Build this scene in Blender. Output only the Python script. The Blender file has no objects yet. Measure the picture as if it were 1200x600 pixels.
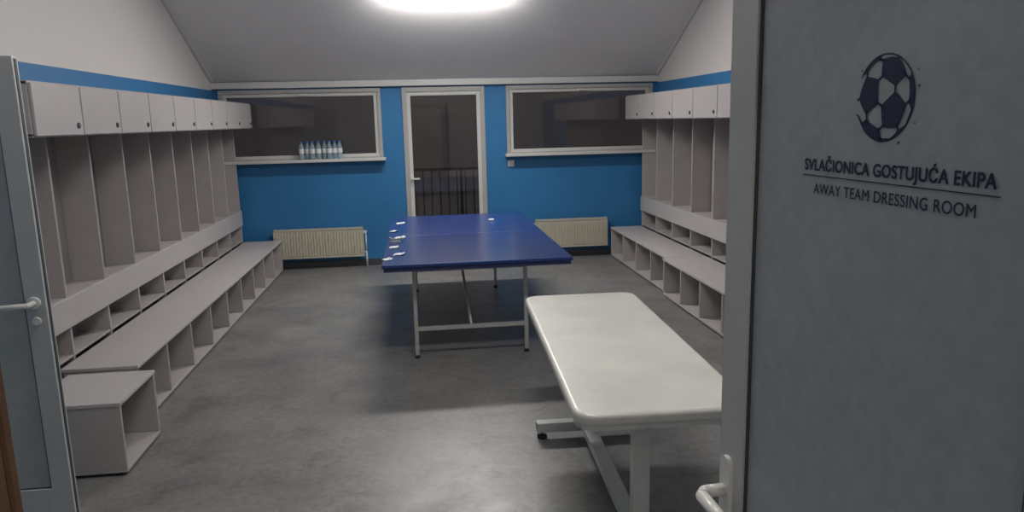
import bpy, bmesh, math, random
from mathutils import Vector, Matrix, Euler
random.seed(4)
scene = bpy.context.scene
scene.view_settings.view_transform = 'Standard'
scene.view_settings.look = 'None'

# ------------------------------------------------------------------ materials
def mat(name, col, rough=0.5, metal=0.0, noise=0.0, nscale=20, bump=0.0, spec=0.5, col2=None, bscale=None, bdist=0.01, distort=0.0):
    m = bpy.data.materials.new(name); m.use_nodes = True
    nt = m.node_tree; b = nt.nodes['Principled BSDF']
    b.inputs['Base Color'].default_value = (*col, 1)
    b.inputs['Roughness'].default_value = rough
    b.inputs['Metallic'].default_value = metal
    b.inputs['Specular IOR Level'].default_value = spec
    tc = nt.nodes.new('ShaderNodeTexCoord')
    if noise > 0:
        n = nt.nodes.new('ShaderNodeTexNoise'); n.inputs['Scale'].default_value = nscale
        n.inputs['Detail'].default_value = 6
        nt.links.new(tc.outputs['Object'], n.inputs['Vector'])
        r = nt.nodes.new('ShaderNodeValToRGB')
        r.color_ramp.elements[0].position = 0.3; r.color_ramp.elements[1].position = 0.7
        c2 = col2 or tuple(c*(1-noise) for c in col)
        r.color_ramp.elements[0].color = (*c2, 1)
        r.color_ramp.elements[1].color = (*tuple(min(1, c*(1+noise*0.5)) for c in col), 1)
        nt.links.new(n.outputs['Fac'], r.inputs['Fac'])
        nt.links.new(r.outputs['Color'], b.inputs['Base Color'])
    if bump > 0:
        n2 = nt.nodes.new('ShaderNodeTexNoise'); n2.inputs['Scale'].default_value = bscale or nscale*3
        n2.inputs['Detail'].default_value = 4; n2.inputs['Distortion'].default_value = distort
        nt.links.new(tc.outputs['Object'], n2.inputs['Vector'])
        bp = nt.nodes.new('ShaderNodeBump'); bp.inputs['Strength'].default_value = bump
        bp.inputs['Distance'].default_value = bdist
        nt.links.new(n2.outputs['Fac'], bp.inputs['Height'])
        nt.links.new(bp.outputs['Normal'], b.inputs['Normal'])
    return m

BLUE = (0.026, 0.178, 0.41)
WHITE = (0.70, 0.67, 0.65)
m_blue = mat('paint_blue', BLUE, 0.5, noise=0.10, nscale=2, bump=0.08, bscale=80)
m_white = mat('paint_white', WHITE, 0.7, noise=0.04, nscale=2, bump=0.08, bscale=80)
m_ceil = mat('paint_ceiling', (0.80, 0.79, 0.785), 0.8, noise=0.04, nscale=1.5)
m_trim = mat('trim_white', (0.60, 0.60, 0.58), 0.5, noise=0.03, nscale=5)
m_lam = mat('laminate_grey', (0.43, 0.40, 0.395), 0.45, noise=0.05, nscale=6)
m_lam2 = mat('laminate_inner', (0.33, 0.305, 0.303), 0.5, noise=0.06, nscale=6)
m_edge = mat('laminate_edge', (0.49, 0.46, 0.455), 0.45, noise=0.03, nscale=6)
m_alu = mat('door_aluminium', (0.50, 0.52, 0.51), 0.4, noise=0.05, nscale=8)
m_panel = mat('door_panel_frosted', (0.37, 0.405, 0.425), 0.32, noise=0.10, nscale=45, bump=0.03, bscale=120)
m_panel_l = mat('door_panel_pale', (0.42, 0.45, 0.43), 0.4, noise=0.05, nscale=10)
m_gasket = mat('gasket_dark', (0.05, 0.055, 0.06), 0.6, noise=0.1, nscale=30)
m_frame = mat('window_frame', (0.40, 0.40, 0.39), 0.4, noise=0.04, nscale=8)
m_navy = mat('print_navy', (0.009, 0.014, 0.060), 0.5, noise=0.1, nscale=40)
m_plast = mat('handle_white', (0.72, 0.71, 0.67), 0.3, noise=0.03, nscale=10)
m_rad = mat('radiator_cream', (0.58, 0.55, 0.45), 0.4, noise=0.04, nscale=10)
m_base = mat('baseboard_dark', (0.06, 0.065, 0.075), 0.6, noise=0.15, nscale=12)
m_tt = mat('table_blue', (0.012, 0.036, 0.165), 0.26, noise=0.18, nscale=4)
m_ttedge = mat('table_edge', (0.02, 0.03, 0.10), 0.5, noise=0.1, nscale=10)
m_steel = mat('steel_grey', (0.50, 0.50, 0.48), 0.35, metal=0.3, noise=0.08, nscale=20)
m_vinyl = mat('vinyl_white', (0.64, 0.635, 0.585), 0.36, noise=0.13, nscale=3.2, bump=0.30, bscale=3.2, bdist=.03, distort=.8)
m_bedframe = mat('bed_frame_white', (0.55, 0.56, 0.53), 0.35, noise=0.05, nscale=12)
m_black = mat('rubber_black', (0.015, 0.015, 0.017), 0.6, noise=0.1, nscale=20)
m_wood = mat('wood_brown', (0.16, 0.075, 0.035), 0.5, noise=0.35, nscale=9)
m_paper = mat('paper_white', (0.70, 0.72, 0.75), 0.6, noise=0.04, nscale=20)
m_capb = mat('cap_blue', (0.05, 0.18, 0.55), 0.4, noise=0.05, nscale=20)
m_concrete = mat('balcony_concrete', (0.08, 0.075, 0.07), 0.9, noise=0.2, nscale=8)
m_rail = mat('rail_dark', (0.012, 0.012, 0.014), 0.5, noise=0.1, nscale=20)

# floor vinyl with mottling and scuffs
def floor_mat():
    m = bpy.data.materials.new('floor_vinyl'); m.use_nodes = True
    nt = m.node_tree; b = nt.nodes['Principled BSDF']
    tc = nt.nodes.new('ShaderNodeTexCoord')
    def ramp(scale, detail, rough, p0, p1, c0, c1, dist=0, stretch=None):
        n = nt.nodes.new('ShaderNodeTexNoise'); n.inputs['Scale'].default_value = scale
        n.inputs['Detail'].default_value = detail; n.inputs['Roughness'].default_value = rough; n.inputs['Distortion'].default_value = dist
        if stretch:
            mp = nt.nodes.new('ShaderNodeMapping'); mp.inputs['Scale'].default_value = stretch; mp.inputs['Rotation'].default_value = (0, 0, .5)
            nt.links.new(tc.outputs['Object'], mp.inputs['Vector']); nt.links.new(mp.outputs['Vector'], n.inputs['Vector'])
        else:
            nt.links.new(tc.outputs['Object'], n.inputs['Vector'])
        r = nt.nodes.new('ShaderNodeValToRGB'); r.color_ramp.elements[0].position = p0; r.color_ramp.elements[1].position = p1
        r.color_ramp.elements[0].color = (*c0, 1); r.color_ramp.elements[1].color = (*c1, 1)
        nt.links.new(n.outputs['Fac'], r.inputs['Fac']); return r.outputs['Color']
    def mul(x, y):
        mx = nt.nodes.new('ShaderNodeMixRGB'); mx.blend_type = 'MULTIPLY'; mx.inputs['Fac'].default_value = 1
        nt.links.new(x, mx.inputs['Color1']); nt.links.new(y, mx.inputs['Color2']); return mx.outputs['Color']
    A = ramp(1.3, 8, .68, .35, .65, (0.165, 0.162, 0.160), (0.245, 0.236, 0.222))
    B = ramp(26, 5, .6, .35, .65, (.82,)*3, (1.08,)*3)
    C = ramp(3.5, 7, .72, .34, .48, (.72,)*3, (1,)*3, 1.5)
    D = ramp(2.5, 6, .7, .30, .38, (.62,)*3, (1,)*3, .6, (1, 7, 1))
    nt.links.new(mul(mul(mul(A, B), C), D), b.inputs['Base Color'])
    rr = ramp(3, 4, .6, .3, .7, (.32,)*3, (.5,)*3)
    nt.links.new(rr, b.inputs['Roughness'])
    return m
m_floor = floor_mat()

# side walls: blue paint up to 2.165 m, white above
def side_mat():
    m = bpy.data.materials.new('paint_blue_white'); m.use_nodes = True
    nt = m.node_tree; b = nt.nodes['Principled BSDF']; b.inputs['Roughness'].default_value = .6
    g = nt.nodes.new('ShaderNodeTexCoord'); s = nt.nodes.new('ShaderNodeSeparateXYZ')
    nt.links.new(g.outputs['Object'], s.inputs[0])
    c = nt.nodes.new('ShaderNodeMath'); c.operation = 'GREATER_THAN'; c.inputs[1].default_value = 2.165
    nt.links.new(s.outputs['Z'], c.inputs[0])
    mx = nt.nodes.new('ShaderNodeMixRGB'); mx.inputs['Color1'].default_value = (*BLUE, 1); mx.inputs['Color2'].default_value = (*WHITE, 1)
    nt.links.new(c.outputs[0], mx.inputs['Fac']); nt.links.new(mx.outputs[0], b.inputs['Base Color'])
    return m
m_side = side_mat()

def glass_mat():
    m = bpy.data.materials.new('window_glass'); m.use_nodes = True
    nt = m.node_tree; nt.nodes.remove(nt.nodes['Principled BSDF'])
    out = nt.nodes['Material Output']
    t = nt.nodes.new('ShaderNodeBsdfTransparent'); t.inputs[0].default_value = (0.85, 0.85, 0.85, 1)
    g = nt.nodes.new('ShaderNodeBsdfGlossy'); g.inputs['Roughness'].default_value = 0.04
    g.inputs['Color'].default_value = (.85, .82, .82, 1)
    f = nt.nodes.new('ShaderNodeFresnel'); f.inputs['IOR'].default_value = 1.6
    mx = nt.nodes.new('ShaderNodeMixShader')
    nt.links.new(f.outputs[0], mx.inputs[0]); nt.links.new(t.outputs[0], mx.inputs[1]); nt.links.new(g.outputs[0], mx.inputs[2])
    nt.links.new(mx.outputs[0], out.inputs['Surface'])
    return m
m_glass = glass_mat()

def bottle_mat():
    m = bpy.data.materials.new('bottle_pet'); m.use_nodes = True
    nt = m.node_tree; b = nt.nodes['Principled BSDF']
    b.inputs['Base Color'].default_value = (0.62, 0.80, 0.90, 1); b.inputs['Roughness'].default_value = 0.12
    b.inputs['Transmission Weight'].default_value = 0.7; b.inputs['IOR'].default_value = 1.2
    return m
m_bottle = bottle_mat()

def emit(name, col, s):
    m = bpy.data.materials.new(name); m.use_nodes = True
    nt = m.node_tree; nt.nodes.remove(nt.nodes['Principled BSDF'])
    e = nt.nodes.new('ShaderNodeEmission'); e.inputs[0].default_value = (*col, 1); e.inputs[1].default_value = s
    nt.links.new(e.outputs[0], nt.nodes['Material Output'].inputs['Surface'])
    return m

# ------------------------------------------------------------------ mesh builder
class MB:
    def __init__(self): self.bm = bmesh.new()
    def _tag(self, faces, mi, smooth=False):
        for f in faces: f.material_index = mi; f.smooth = smooth
    def box(self, x0, x1, y0, y1, z0, z1, mi=0):
        if x0 > x1: x0, x1 = x1, x0
        if y0 > y1: y0, y1 = y1, y0
        v = [self.bm.verts.new(p) for p in ((x0,y0,z0),(x1,y0,z0),(x1,y1,z0),(x0,y1,z0),(x0,y0,z1),(x1,y0,z1),(x1,y1,z1),(x0,y1,z1))]
        fs = [self.bm.faces.new([v[i] for i in q]) for q in ((0,3,2,1),(4,5,6,7),(0,1,5,4),(1,2,6,5),(2,3,7,6),(3,0,4,7))]
        self._tag(fs, mi); return self
    def prism(self, pts, axis, a, b, mi=0, smooth=False):
        def P(p, h):
            return {'z': (p[0], p[1], h), 'x': (h, p[0], p[1]), 'y': (p[0], h, p[1])}[axis]
        A = [self.bm.verts.new(P(p, a)) for p in pts]; B = [self.bm.verts.new(P(p, b)) for p in pts]
        fs = [self.bm.faces.new(A[::-1]), self.bm.faces.new(B)]
        n = len(pts); side = []
        for i in range(n):
            side.append(self.bm.faces.new([A[i], A[(i+1) % n], B[(i+1) % n], B[i]]))
        self._tag(fs, mi); self._tag(side, mi, smooth)
        bmesh.ops.recalc_face_normals(self.bm, faces=fs+side); return self
    def cyl(self, p, q, r, mi=0, seg=14, r2=None):
        p = Vector(p); q = Vector(q); d = q-p; L = d.length
        M = Matrix.Translation((p+q)/2) @ d.to_track_quat('Z', 'Y').to_matrix().to_4x4()
        res = bmesh.ops.create_cone(self.bm, cap_ends=True, segments=seg, radius1=r, radius2=r if r2 is None else r2, depth=L, matrix=M)
        fs = set(f for v in res['verts'] for f in v.link_faces)
        for f in fs: f.material_index = mi; f.smooth = len(f.verts) == 4
        return self
    def sph(self, c, r, mi=0, seg=12):
        res = bmesh.ops.create_uvsphere(self.bm, u_segments=seg, v_segments=seg//2+2, radius=r, matrix=Matrix.Translation(c))
        for f in set(f for v in res['verts'] for f in v.link_faces): f.material_index = mi; f.smooth = True
        return self
    def path(self, pts, r, mi=0):
        for i in range(len(pts)-1): self.cyl(pts[i], pts[i+1], r, mi)
        for p in pts: self.sph(p, r, mi)
        return self
    def lathe(self, prof, mi_f, seg=16, c=(0,0,0)):
        rings = []
        for (r, z) in prof:
            rings.append([self.bm.verts.new((c[0]+r*math.cos(2*math.pi*i/seg), c[1]+r*math.sin(2*math.pi*i/seg), c[2]+z)) for i in range(seg)])
        for k in range(len(rings)-1):
            for i in range(seg):
                f = self.bm.faces.new([rings[k][i], rings[k][(i+1) % seg], rings[k+1][(i+1) % seg], rings[k+1][i]])
                f.material_index = mi_f(k); f.smooth = True
        f = self.bm.faces.new(rings[0][::-1]); f.material_index = mi_f(0)
        f = self.bm.faces.new(rings[-1]); f.material_index = mi_f(len(rings)-2)
        return self
    def done(self, name, mats, parent=None, bevel=0.0, loc=(0,0,0), rot=(0,0,0), bseg=2):
        me = bpy.data.meshes.new(name); self.bm.to_mesh(me); self.bm.free()
        o = bpy.data.objects.new(name, me); bpy.context.collection.objects.link(o)
        for m in mats: me.materials.append(m)
        o.location = loc; o.rotation_euler = rot
        if parent: o.parent = parent
        if bevel > 0:
            bv = o.modifiers.new('bevel', 'BEVEL'); bv.width = bevel; bv.segments = bseg; bv.limit_method = 'ANGLE'; bv.angle_limit = math.radians(40)
        return o
def empty(name, loc=(0,0,0), rz=0):
    e = bpy.data.objects.new(name, None); bpy.context.collection.objects.link(e)
    e.location = loc; e.rotation_euler = (0, 0, rz); e.empty_display_size = 0.2; return e
def rrect(x0, x1, y0, y1, r, n=6):
    pts = []
    for cx, cy, a0 in ((x1-r, y0+r, -90), (x1-r, y1-r, 0), (x0+r, y1-r, 90), (x0+r, y0+r, 180)):
        for i in range(n+1):
            a = math.radians(a0+90*i/n); pts.append((cx+r*math.cos(a), cy+r*math.sin(a)))
    return pts

# ------------------------------------------------------------------ room shell
XL, XR, YB, YN = -2.38, 3.0, 9.27, 0.5
ZE, SL, YS = 2.255, 0.47, 6.2
ZF = ZE + SL*(YB-YS)
MB().box(XL-.2, XR+.2, -1.7, YB+.25, -0.15, 0).done('floor', [m_floor])
W1 = (-2.32, -0.44, 1.30, 2.16); DR = (-0.186, 0.815, 0.0, 2.16); W2 = (1.08, 2.94, 1.30, 2.16)
b = MB(); ya, yb = YB, YB+.25
b.box(XL-.2, W1[0], ya, yb, 0, 2.6).box(W1[1], DR[0], ya, yb, 0, 2.6).box(DR[1], W2[0], ya, yb, 0, 2.6).box(W2[1], XR+.2, ya, yb, 0, 2.6)
b.box(W1[0], W1[1], ya, yb, 0, W1[2]).box(W2[0], W2[1], ya, yb, 0, W2[2])
b.box(W1[0], W1[1], ya, yb, 2.16, 2.6).box(DR[0], DR[1], ya, yb, 2.16, 2.6).box(W2[0], W2[1], ya, yb, 2.16, 2.6)
b.done('wall_back', [m_blue])
MB().box(XL-.2, XL, YN-.2, YB, 0, 4.0).done('wall_left', [m_side])
MB().box(XR, XR+.2, YN-.2, YB, 0, 4.0).done('wall_right', [m_side])
b = MB()
JL, JR = -0.283, 0.60
b.box(XL, JL-.02, YN-.2, YN, 0, 3.9).box(JR+.06, XR, YN-.2, YN, 0, 3.9).box(JL-.02, JR+.06, YN-.2, YN, 2.12, 3.9)
b.done('wall_front', [m_white])
b = MB()
b.prism([(YB, ZE), (YB, ZE+.25), (YS, ZF+.25), (YN-.2, ZF+.25), (YN-.2, ZF), (YS, ZF)], 'x', XL, XR)
b.done('ceiling', [m_ceil])
b = MB()
b.box(-1.7, -1.6, -1.7, .3, 0, 2.7).box(1.6, 1.7, -1.7, .3, 0, 2.7).box(-1.7, 1.7, -1.8, -1.7, 0, 2.7)
b.done('wall_corridor', [m_white])
MB().box(-1.7, 1.7, -1.8, .3, 2.7, 2.8).done('ceiling_corridor', [m_ceil])
MB().box(XL, XR, YB-.06, YB, 2.175, 2.25).done('trim_1', [m_trim], bevel=.006)
for k, (x0, x1) in enumerate(((XL, XL+.03), (XR-.03, XR))):
    b = MB(); b.prism([(YB-.06, ZE+.028), (YS, ZF), (YS, ZF-.04), (YB-.06, ZE-.012)], 'x', x0, x1)
    b.done('trim_%d' % (k+2), [m_trim])
b = MB(); b.box(XL+.02, DR[0]-.0, YB-.015, YB, 0, .08).box(DR[1], XR-.02, YB-.015, YB, 0, .08)
b.done('baseboard_back', [m_base])
b = MB()
b.box(JL-.02, JL, YN-.2, YN, 0, 2.1).box(JL-.08, JL, YN, YN+.015, 0, 2.16).box(JR+.04, JR+.06, YN-.2, YN, 0, 2.1).box(JR+.04, JR+.11, YN, YN+.015, 0, 2.16).box(JL-.02, JR+.06, YN-.2, YN, 2.1, 2.12)
b.done('trim_4', [m_wood], bevel=.004)

# windows
def window(name, W):
    x0, x1, z0, z1 = W; b = MB(); f = .045
    ya, yb = YB-.02, YB+.07
    b.box(x0, x1, ya, yb, z0, z0+f).box(x0, x1, ya, yb, z1-f, z1).box(x0, x0+f, ya, yb, z0+f, z1-f).box(x1-f, x1, ya, yb, z0+f, z1-f)
    g = .04; ys, ye = YB+.0, YB+.06
    b.box(x0+f, x1-f, ys, ye, z0+f, z0+f+g, 3).box(x0+f, x1-f, ys, ye, z1-f-g, z1-f, 3).box(x0+f, x0+f+g, ys, ye, z0+f+g, z1-f-g, 3).box(x1-f-g, x1-f, ys, ye, z0+f+g, z1-f-g, 3)
    b.box(x0+f+g, x1-f-g, YB+.03, YB+.04, z0+f+g, z1-f-g, 1)
    xm = (x0+x1)/2
    b.box(xm-.02, xm+.02, YB-.035, YB, z1-f-.035, z1-f-.005, 2).box(xm-.012, xm+.10, YB-.05, YB-.035, z1-f-.03, z1-f-.012, 2)
    return b.done(name, [m_frame, m_glass, m_plast, m_trim], bevel=.004)
window('window_1', W1); window('window_2', W2)
MB().box(W1[0]+.0, W1[1]+.03, YB-.15, YB-.021, 1.30, 1.335).done('window_sill', [m_trim], bevel=.006)
MB().box(W2[0]-.03, W2[1], YB-.15, YB-.021, 1.30, 1.335).done('window_sill', [m_trim], bevel=.006)
b = MB(); x0, x1, z0, z1 = DR; f = .055; ya, yb = YB-.02, YB+.07
b.box(x0, x0+f, ya, yb, 0, z1).box(x1-f, x1, ya, yb, 0, z1).box(x0+f, x1-f, ya, yb, z1-f, z1).box(x0+f, x1-f, ya, yb, 0, .04)
g = .045; ys, ye = YB-.005, YB+.06
b.box(x0+f, x0+f+g, ys, ye, .04, z1-f, 3).box(x1-f-g, x1-f, ys, ye, .04, z1-f, 3).box(x0+f+g, x1-f-g, ys, ye, z1-f-g, z1-f, 3).box(x0+f+g, x1-f-g, ys, ye, .04, .22, 3)
b.box(x0+f+g, x1-f-g, YB+.03, YB+.04, .22, z1-f-g, 1)
b.box(x0+f+.012, x0+f+.04, YB-.02, YB-.005, .98, 1.12, 2).box(x0+f+.018, x0+f+.12, YB-.06, YB-.045, 1.05, 1.07, 2).box(x0+f+.018, x0+f+.034, YB-.05, YB-.015, 1.05, 1.07, 2)
b.done('door_3', [m_frame, m_glass, m_plast, m_trim], bevel=.004)
MB().box(XL-.2, XR+.2, YB+.25, 10.9, -.15, -.02).done('balcony_slab', [m_concrete])
b = MB()
b.box(XL, XR, 10.6, 10.64, 1.06, 1.10).box(XL, XR, 10.605, 10.635, .08, .11)
x = XL
while x < XR:
    b.box(x, x+.018, 10.61, 10.63, .11, 1.06); x += .12
for x in (XL, -.9, .55, 1.9, XR-.04): b.box(x, x+.04, 10.6, 10.64, -.02, 1.06)
b.done('balcony_railing', [m_rail])
MB().box(1.085, 1.165, YB-.012, YB, 1.17, 1.25).box(1.10, 1.15, YB-.018, YB-.01, 1.185, 1.235).done('light_switch', [m_plast], bevel=.003)

# ------------------------------------------------------------------ ceiling lamps
def lamp(loc, rx, strength, L=1.24, W=.17, zs=-.07):
    e = empty('ceiling_lamp', loc); e.rotation_euler = (rx, 0, 0)
    b = MB(); b.prism(rrect(-L/2, L/2, -W/2, W/2, .07, 8), 'z', zs, 0)
    b.done('housing', [m_trim], e)
    b = MB(); b.prism(rrect(-L/2, L/2, -W/2, W/2, .07, 8), 'z', -.10, zs)
    b.done('diffuser', [emit('lamp_glow', (1.0, 0.97, 0.93), strength)], e, bevel=.014, bseg=4)
    return e
yl = 7.64
lamp((0.33, yl, ZE+SL*(YB-yl)-.002), -math.atan(SL), 115)
lamp((0.34, 3.0, ZF-.002), 0, 68, zs=-.05)
lamp((0.20, -.9, 2.698), 0, 15, L=1.2)  # unseen corridor lamp, added to softly light the right door

# ------------------------------------------------------------------ lockers
def locker_row(xw, d, ys, lockfar):
    X = lambda t: xw+d*t
    b = MB(); n = len(ys)-1; y0, y1 = ys[0], ys[-1]
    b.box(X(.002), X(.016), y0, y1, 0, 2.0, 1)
    for i, y in enumerate(ys):
        a = y-.01 if 0 < i < n else (y if i == 0 else y-.02)
        b.box(X(.016), X(.225), a, a+.02, 0, 1.72, 0)
        b.box(X(.016), X(.425), a, a+.02, 1.72, 2.0, 0)
    b.box(X(.016), X(.425), y0, y1, 1.715, 1.735, 0)
    b.box(X(.002), X(.43), y0, y1, 1.985, 2.003, 0)
    b.box(X(.016), X(.222), y0, y1, .57, .588, 0)
    b.box(X(.016), X(.222), y0, y1, .385, .40, 0)
    b.box(X(.222), X(.24), y0, y1, .575, .755, 2)
    b.box(X(.016), X(.222), y0, y1, .74, .755, 0)
    for i in range(n):
        a, c = ys[i], ys[i+1]
        b.box(X(.427), X(.444), a+.008, c-.008, 1.722, 1.992, 2)
        yk = c-.07 if lockfar else a+.07
        b.cyl((X(.443), yk, 1.775), (X(.452), yk, 1.775), .017, 3, 12)
        ym = (a+c)/2
        b.box(X(.016), X(.03), ym-.02, ym+.02, 1.5, 1.55, 4)
        b.path([(X(.03), ym, 1.52), (X(.075), ym, 1.515), (X(.085), ym, 1.545)], .006, 4)
    return b.done('locker_row', [m_lam, m_lam2, m_edge, m_gasket, m_steel], bevel=.0025, bseg=1)
locker_row(XL, 1, [4.11+.56*i for i in range(10)], True)
locker_row(XR, -1, [9.15-.58*i for i in range(9)][::-1], False)

def bench(xw, d, y0, y1, n, t1=.68, t0=.245, name='shoe_bench'):
    X = lambda t: xw+d*t
    b = MB(); H = .38
    b.box(X(t0), X(t1), y0, y1, H-.022, H, 2)
    b.box(X(t0), X(t1-.008), y0+.004, y1-.004, .015, .035, 0)
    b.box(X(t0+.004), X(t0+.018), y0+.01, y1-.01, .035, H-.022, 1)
    for i in range(n+1):
        y = y0+.004+(y1-y0-.008-.02)*i/n
        b.box(X(t0+.018), X(t1-.008), y, y+.02, .035, H-.022, 0)
        for t in (t0+.05, t1-.06): b.cyl((X(t), y+.01, 0), (X(t), y+.01, .015), .018, 3, 10)
    return b.done(name, [m_lam, m_lam2, m_edge, m_black], bevel=.003, bseg=1)
bench(XL, 1, 4.42, 9.12, 9)
bench(XR, -1, 6.92, 9.12, 4, t1=.64); bench(XR, -1, 4.5, 6.91, 5, t1=.69)
X0 = -2.02
b = MB(); y0, y1, x1 = 3.76, 4.27, -1.555; H = .395
b.box(X0, x1, y0, y1, H-.02, H, 3).box(X0, x1-.004, y0+.004, y1-.004, .016, .034)
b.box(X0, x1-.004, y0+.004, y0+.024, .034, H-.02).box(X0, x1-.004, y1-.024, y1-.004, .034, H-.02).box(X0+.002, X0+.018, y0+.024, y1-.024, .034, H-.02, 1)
for x in (X0+.05, x1-.06):
    for y in (y0+.04, y1-.06): b.cyl((x, y, 0), (x, y, .016), .024, 2, 12)
b.done('storage_cube', [m_lam, m_lam2, m_black, m_edge], bevel=.003)

# ------------------------------------------------------------------ radiators
def radiator(x0, x1, z0, z1, pipeside):
    b = MB(); yf = YB-.13; yk = YB-.05
    b.box(x0+.01, x1-.01, yf+.015, yk, z0, z1-.01)
    n = int((x1-x0)/.035)
    for i in range(n):
        x = x0+.02+(x1-x0-.04)*(i+.5)/n
        b.prism([(x-.014, yf+.016), (x-.008, yf), (x+.008, yf), (x+.014, yf+.016)], 'z', z0+.03, z1-.04)
    b.box(x0, x0+.012, yf+.005, yk+.005, z0, z1).box(x1-.012, x1, yf+.005, yk+.005, z0, z1)
    m = int((x1-x0)/.025)
    for i in range(m):
        x = x0+.012+(x1-x0-.024)*(i+.5)/m; b.box(x-.004, x+.004, yf+.01, yk, z1-.012, z1)
    b.box(x0, x1, yf+.005, yf+.012, z1-.02, z1).box(x0, x1, yf+.003, yf+.016, z0, z0+.02)
    for x in (x0+.2, x1-.2): b.box(x-.02, x+.02, yk, YB-.001, z0+.06, z1-.06)
    xp = x1+.025 if pipeside > 0 else x0-.025
    s = -1 if pipeside > 0 else 1
    b.path([(xp+s*.03, yf+.05, z0+.05), (xp, yf+.05, z0+.05), (xp, yf+.05, 0.009)], .009, 1)
    b.path([(xp+s*.03, yf+.05, z1-.06), (xp, yf+.05, z1-.06), (xp, yf+.05, z0+.05)], .009, 1)
    b.cyl((xp, yf+.05, z1-.06), (xp, yf-.01, z1-.06), .018, 1)
    return b.done('radiator', [m_rad, m_plast], bevel=0)
radiator(-1.80, -.73, .14, .50, 1)
radiator(1.41, 2.33, .14, .50, -1)

# ------------------------------------------------------------------ water bottles
for (x, y) in ((-1.40, 0), (-1.33, .02), (-1.27, -.02), (-1.20, 0), (-1.13, .02), (-1.07, -.015), (-1.01, .01), (-.95, 0)):
    b = MB()
    prof = [(.026, 0), (.030, .006), (.031, .05), (.028, .06), (.031, .07), (.031, .125), (.029, .15), (.014, .185), (.012, .195), (.015, .196), (.015, .212), (.014, .214)]
    b.lathe(prof, lambda k: 1 if k >= 8 else (2 if k == 4 else 0), 16)
    b.done('water_bottle', [m_bottle, m_capb, m_paper], loc=(x, YB-.085+y, 1.336))

# ------------------------------------------------------------------ table tennis table
tt = empty('table_tennis_table', (0.375, 6.56, 0), math.radians(0.3))
hx, hy = .685, 1.37
b = MB()
b.box(-hx, hx, -hy, -.0015, .738, .76, 0).box(-hx, hx, .0015, hy, .738, .76, 0)
b.done('top', [m_tt], tt, bevel=.002)
b = MB()
for (ya, yb) in ((-hy+.012, -.02), (.02, hy-.012)):
    b.box(-hx+.012, hx-.012, ya, ya+.02, .708, .738).box(-hx+.012, hx-.012, yb-.02, yb, .708, .738)
    b.box(-hx+.012, -hx+.032, ya+.02, yb-.02, .708, .738).box(hx-.032, hx-.012, ya+.02, yb-.02, .708, .738)
b.done('apron', [m_ttedge], tt)
b = MB()
xa, xb = -.465, .365
for y in (-1.14, 1.10):
    for x in (xa, xb):
        b.box(x-.014, x+.014, y-.014, y+.014, .02, .71); b.cyl((x, y, 0), (x, y, .025), .019, 1)
    b.box(xa, xb, y-.012, y+.012, .21, .24).box(xa, xb, y-.012, y+.012, .66, .69)
for x in (xa, xb):
    b.box(x-.012, x+.012, -1.14, 1.10, .68, .708)
b.cyl((-.05, -1.12, .22), (-.08, -.2, .69), .011).cyl((-.05, 1.08, .22), (-.08, .2, .69), .011)
b.box(xa, xb, -.22, -.19, .68, .705).box(xa, xb, .19, .22, .68, .705)
b.done('legs', [m_steel, m_black], tt)
for (x, y, r, s) in ((-.22, 7.38, 10, .04), (-.27, 6.85, -20, .035), (-.20, 6.45, 15, .04), (-.24, 5.95, 5, .035), (-.19, 5.62, -8, .04), (-.27, 5.42, 30, .03)):
    b = MB()
    b.prism([(-s, 0), (-s*.3, .004), (s*.4, .003), (s, .010), (s, .012), (s*.4, .005), (-s*.3, .006), (-s, .002)], 'y', -s*1.1, s*1.1)
    b.done('paper_card', [m_paper], loc=(x, y, .7605), rot=(0, 0, math.radians(r)))
b = MB()
b.box(-.03, .06, -.02, .02, .0, .012).box(-.03, -.02, -.02, .02, .012, .045).cyl((-.025, 0, .03), (.07, 0, .03), .008).sph((.07, 0, .03), .014)
b.done('net_clamp', [m_steel], loc=(-.25, 6.2, .7605), rot=(0, 0, .3))
b = MB(); b.lathe([(.02, 0), (.03, .004), (.03, .012), (.02, .016)], lambda k: 0); b.done('bottle_lid', [m_paper], loc=(.68, 7.35, .7605))

# ------------------------------------------------------------------ massage table
mt = empty('massage_table', (0.883, 3.385, 0), math.radians(-2.2))
b = MB(); b.prism(rrect(-.335, .335, -.935, .935, .085, 8), 'z', .65, .70, smooth=True)
b.done('mattress', [m_vinyl], mt, bevel=.018, bseg=4)
b = MB()
b.prism(rrect(-.325, .325, -.92, .92, .075, 8), 'z', .632, .651)
b.done('base_board', [m_bedframe], mt)
b = MB(); sx = -.045
b.box(-.26, -.22, -.84, .84, .592, .632).box(.22, .26, -.84, .84, .592, .632)
for y in (-.72, .45):
    b.box(-.26, .26, y-.03, y+.03, .575, .630)
    b.box(sx-.033, sx+.033, y-.03, y+.03, .09, .58)
    b.box(sx-.28, sx+.31, y-.03, y+.03, .04, .095)
    for x in (sx-.25, sx+.28):
        b.cyl((x, y, 0), (x, y, .02), .028, 1); b.cyl((x, y, .02), (x, y, .045), .008, 1)
    b.box(sx-.281, sx-.275, y-.026, y+.026, .044, .09, 1).box(sx+.305, sx+.311, y-.026, y+.026, .044, .09, 1)
b.box(sx-.033, sx+.033, -.69, .42, .045, .092)
b.done('frame', [m_bedframe, m_black], mt, bevel=.005)

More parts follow.
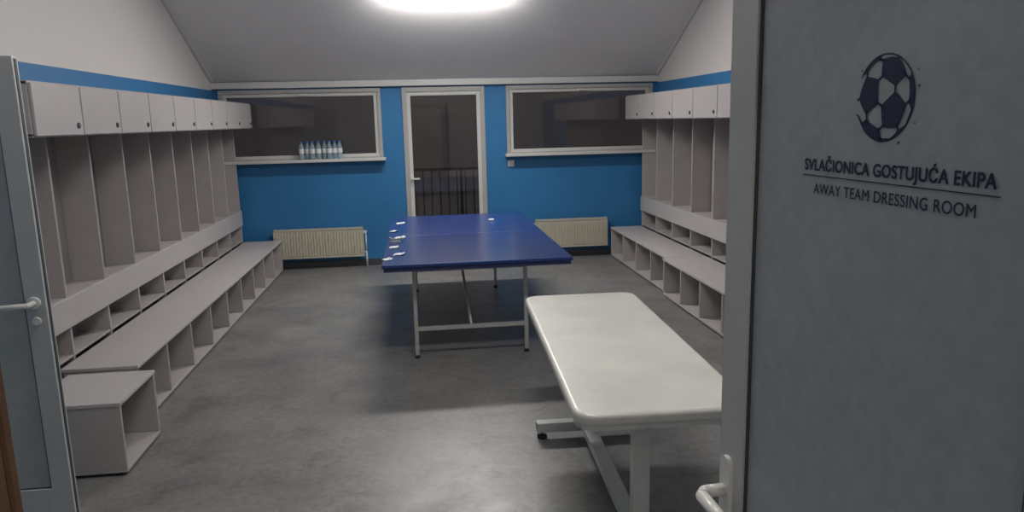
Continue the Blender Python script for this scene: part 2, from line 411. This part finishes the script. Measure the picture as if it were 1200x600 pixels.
# ------------------------------------------------------------------ left door (opened, hinged on left wall)
b = MB(); x0, x1 = XL+.012, -1.61; z0, z1 = .012, 2.05; y0 = 3.30; f = .085; T = .045
b.box(x0, x0+f, y0, y0+T, z0, z1).box(x1-f, x1, y0, y0+T, z0, z1).box(x0+f, x1-f, y0, y0+T, z1-f, z1).box(x0+f, x1-f, y0, y0+T, z0, .18)
b.box(x0+f, x1-f, y0+.012, y0+T-.012, .18, z1-f, 1)
for (a, c) in ((x0+f, x0+f+.006), (x1-f-.006, x1-f)): b.box(a, c, y0+.006, y0+.012, .18, z1-f, 2)
b.box(x0+f, x1-f, y0+.006, y0+.012, .18, .186, 2)
b.box(x1-.006, x1+.003, y0+.012, y0+.032, z0+.01, z1-.01, 2)
xh = x1-.045
for s, yy in ((-1, y0), (1, y0+T)):
    b.cyl((xh, yy-s*.001, 1.03), (xh, yy+s*.012, 1.03), .027, 3, 20)
    b.cyl((xh, yy-s*.001, .95), (xh, yy+s*.008, .95), .018, 3, 20)
    b.path([(xh, yy+s*.01, 1.03), (xh, yy+s*.055, 1.03), (xh-.13, yy+s*.058, 1.025)], .012, 3)
for z in (.25, 1.0, 1.8): b.cyl((x0-.003, y0-.004, z), (x0-.003, y0-.004, z+.09), .009, 3)
b.done('door_1', [m_alu, m_panel_l, m_gasket, m_plast], bevel=.002, bseg=1)

# ------------------------------------------------------------------ right door with sign
ang = math.atan2(-.998, .066)
dr = empty('door_2', (0.53, 1.24, 0), ang)
Wd, Hd, f, T = .72, 2.06, .085, .045
b = MB()
b.box(0, f, 0, T, .012, Hd).box(Wd-f, Wd, 0, T, .012, Hd).box(f, Wd-f, 0, T, Hd-f, Hd).box(f, Wd-f, 0, T, .012, .14)
b.box(f, f+.006, .004, .010, .14, Hd-f, 2).box(Wd-f-.006, Wd-f, .004, .010, .14, Hd-f, 2)
b.box(f, Wd-f, .008, T-.008, .14, Hd-f, 1)
b.box(-.002, 0, .012, .032, .03, Hd-.02, 2)
for z in (.25, 1.0, 1.8): b.cyl((Wd+.006, T+.004, z), (Wd+.006, T+.004, z+.09), .009, 3)
b.done('leaf', [m_alu, m_panel, m_gasket, m_plast], dr, bevel=.002, bseg=1)
b = MB()
for s, yy in ((-1, 0), (1, T)):
    b.prism(rrect(.018, .052, .98, 1.14, .016), 'y', yy, yy+s*.008)
    b.path([(.035, yy+s*.006, 1.075), (.035, yy+s*.045, 1.075), (.045, yy+s*.055, 1.073), (.155, yy+s*.055, 1.068)], .0115, 0)
b.done('handle', [m_plast], dr)
yp = .0072
def text(body, xs, xe, zbase, cap, name, bold):
    cu = bpy.data.curves.new(name, 'FONT'); cu.body = body; cu.size = 1; cu.extrude = 0
    cu.space_character = 1.06
    cu.resolution_u = 6
    o = bpy.data.objects.new(name, cu); bpy.context.collection.objects.link(o)
    bpy.context.view_layer.update()
    dg = bpy.context.evaluated_depsgraph_get()
    me = bpy.data.meshes.new_from_object(o.evaluated_get(dg))
    bpy.data.objects.remove(o)
    xsb = [v.co.x for v in me.vertices]; x0, x1 = min(xsb), max(xsb)
    bm = bmesh.new(); bm.from_mesh(me)
    offs = [(dx, dy) for dx in (-bold, 0, bold) for dy in (-bold*.6, bold*.6)] if bold else []
    out = bmesh.new()
    for k, (dx, dy) in enumerate([(0, 0)]+offs):
        vm = {v: out.verts.new((xs+(v.co.x+dx-x0)/(x1-x0)*(xe-xs), -.00004*k, zbase+(v.co.y+dy)/.70*cap)) for v in bm.verts}
        for f_ in bm.faces:
            try: out.faces.new([vm[v] for v in f_.verts])
            except ValueError: pass
    out.to_mesh(me); out.free(); bm.free()
    me.materials.clear(); me.materials.append(m_navy)
    t = bpy.data.objects.new(name, me); bpy.context.collection.objects.link(t)
    t.parent = dr; t.location = (0, yp, 0)
text('SVLA\u010cIONICA GOSTUJU\u0106A EKIPA', .222, .560, 1.6695, .0155, 'sign_title', .036)
text('AWAY TEAM DRESSING ROOM', .246, .537, 1.637, .0145, 'sign_subtitle', 0.010)
b = MB(); b.box(.218, .566, yp-.0003, yp+.0003, 1.6612, 1.6625); b.done('sign_rule', [m_navy], dr)
bm = bmesh.new(); bmesh.ops.create_icosphere(bm, subdivisions=1, radius=1)
R = Euler((0.45, 0.25, 0.3)).to_matrix()
bm2 = bmesh.new(); C = (0.383, 1.765); RR = .052
def P2(p): return Vector((C[0]+p.x*RR, 0, C[1]+p.y*RR))
def strip(a, c, wd):
    a = P2(a); c = P2(c); d = (c-a)
    if d.length < 1e-5: return
    d.normalize(); n = Vector((-d.z, 0, d.x))*wd
    bm2.faces.new([bm2.verts.new(q) for q in (a-n, c-n, c+n, a+n)])
for v in bm.verts:
    pts = [(R @ (v.co*2/3+e.other_vert(v).co/3)).normalized() for e in v.link_edges]
    c = sum(pts, Vector())/len(pts); cn = c.normalized()
    if cn.z < -.15: continue
    u = (pts[0]-c).normalized(); w_ = cn.cross(u)
    pts.sort(key=lambda p: math.atan2((p-c).dot(w_), (p-c).dot(u)))
    q = []
    for p in pts:
        s = (c+(p-c)*1.50).normalized()
        if s.z < 0:
            l = math.hypot(s.x, s.y); s = Vector((s.x/l, s.y/l, 0))
        q.append(s)
    dense = []
    for i in range(5):
        a_, c_ = q[i], q[(i+1) % 5]
        for k in range(4):
            m_ = (a_.lerp(c_, k/4)).normalized()
            if m_.z < 0: l = math.hypot(m_.x, m_.y); m_ = Vector((m_.x/l, m_.y/l, 0))
            dense.append(m_)
    try: bm2.faces.new([bm2.verts.new(P2(s)) for s in dense])
    except ValueError: pass
for e in bm.edges:
    a_, c_ = [R @ v.co for v in e.verts]
    a_, c_ = a_.lerp(c_, 1/3).normalized(), a_.lerp(c_, 2/3).normalized()
    if a_.z < 0 and c_.z < 0: continue
    strip(a_, c_, .0016)
N = 48
for i in range(N):
    t0, t1 = 2*math.pi*i/N, 2*math.pi*(i+1)/N
    if 2.6 < t0 < 3.9: continue
    strip(Vector((math.cos(t0), math.sin(t0), 0)), Vector((math.cos(t1), math.sin(t1), 0)), .0010)
for (sx_, sz, s) in ((.058, .012, .002), (.055, -.03, .0015), (.03, -.053, .002), (-.05, -.02, .0015), (.055, .03, .0012), (-.045, .035, .0016)):
    bm2.faces.new([bm2.verts.new((C[0]+sx_+s*math.cos(a_), 0, C[1]+sz+s*math.sin(a_))) for a_ in (0, 1.3, 2.7, 4.0, 5.2)])
me = bpy.data.meshes.new('sign_football'); bm2.to_mesh(me); bm2.free(); bm.free()
me.materials.append(m_navy)
o = bpy.data.objects.new('sign_football', me); bpy.context.collection.objects.link(o); o.parent = dr; o.location = (0, yp, 0)

# ------------------------------------------------------------------ world
w = bpy.data.worlds.new('night'); scene.world = w; w.use_nodes = True
w.node_tree.nodes['Background'].inputs[0].default_value = (0.066, 0.058, 0.060, 1)
w.node_tree.nodes['Background'].inputs[1].default_value = 0.5

# ------------------------------------------------------------------ camera
a = math.radians(6.83); p = math.radians(10.42); th = .024
F = Vector((math.sin(a)*math.cos(p), math.cos(a)*math.cos(p), -math.sin(p)))
Rv = Vector((math.cos(a), -math.sin(a), 0)); U = Vector((math.sin(a)*math.sin(p), math.cos(a)*math.sin(p), math.cos(p)))
R2 = (Rv-U*th).normalized(); U2 = (U+Rv*th).normalized()
M = Matrix((( R2.x, U2.x, -F.x, 0), (R2.y, U2.y, -F.y, 0), (R2.z, U2.z, -F.z, 1.75), (0, 0, 0, 1)))
cam = bpy.data.cameras.new('camera'); co = bpy.data.objects.new('camera', cam); bpy.context.collection.objects.link(co)
co.matrix_world = M; cam.sensor_width = 36; cam.lens = 26.1; cam.clip_start = .02
scene.camera = co
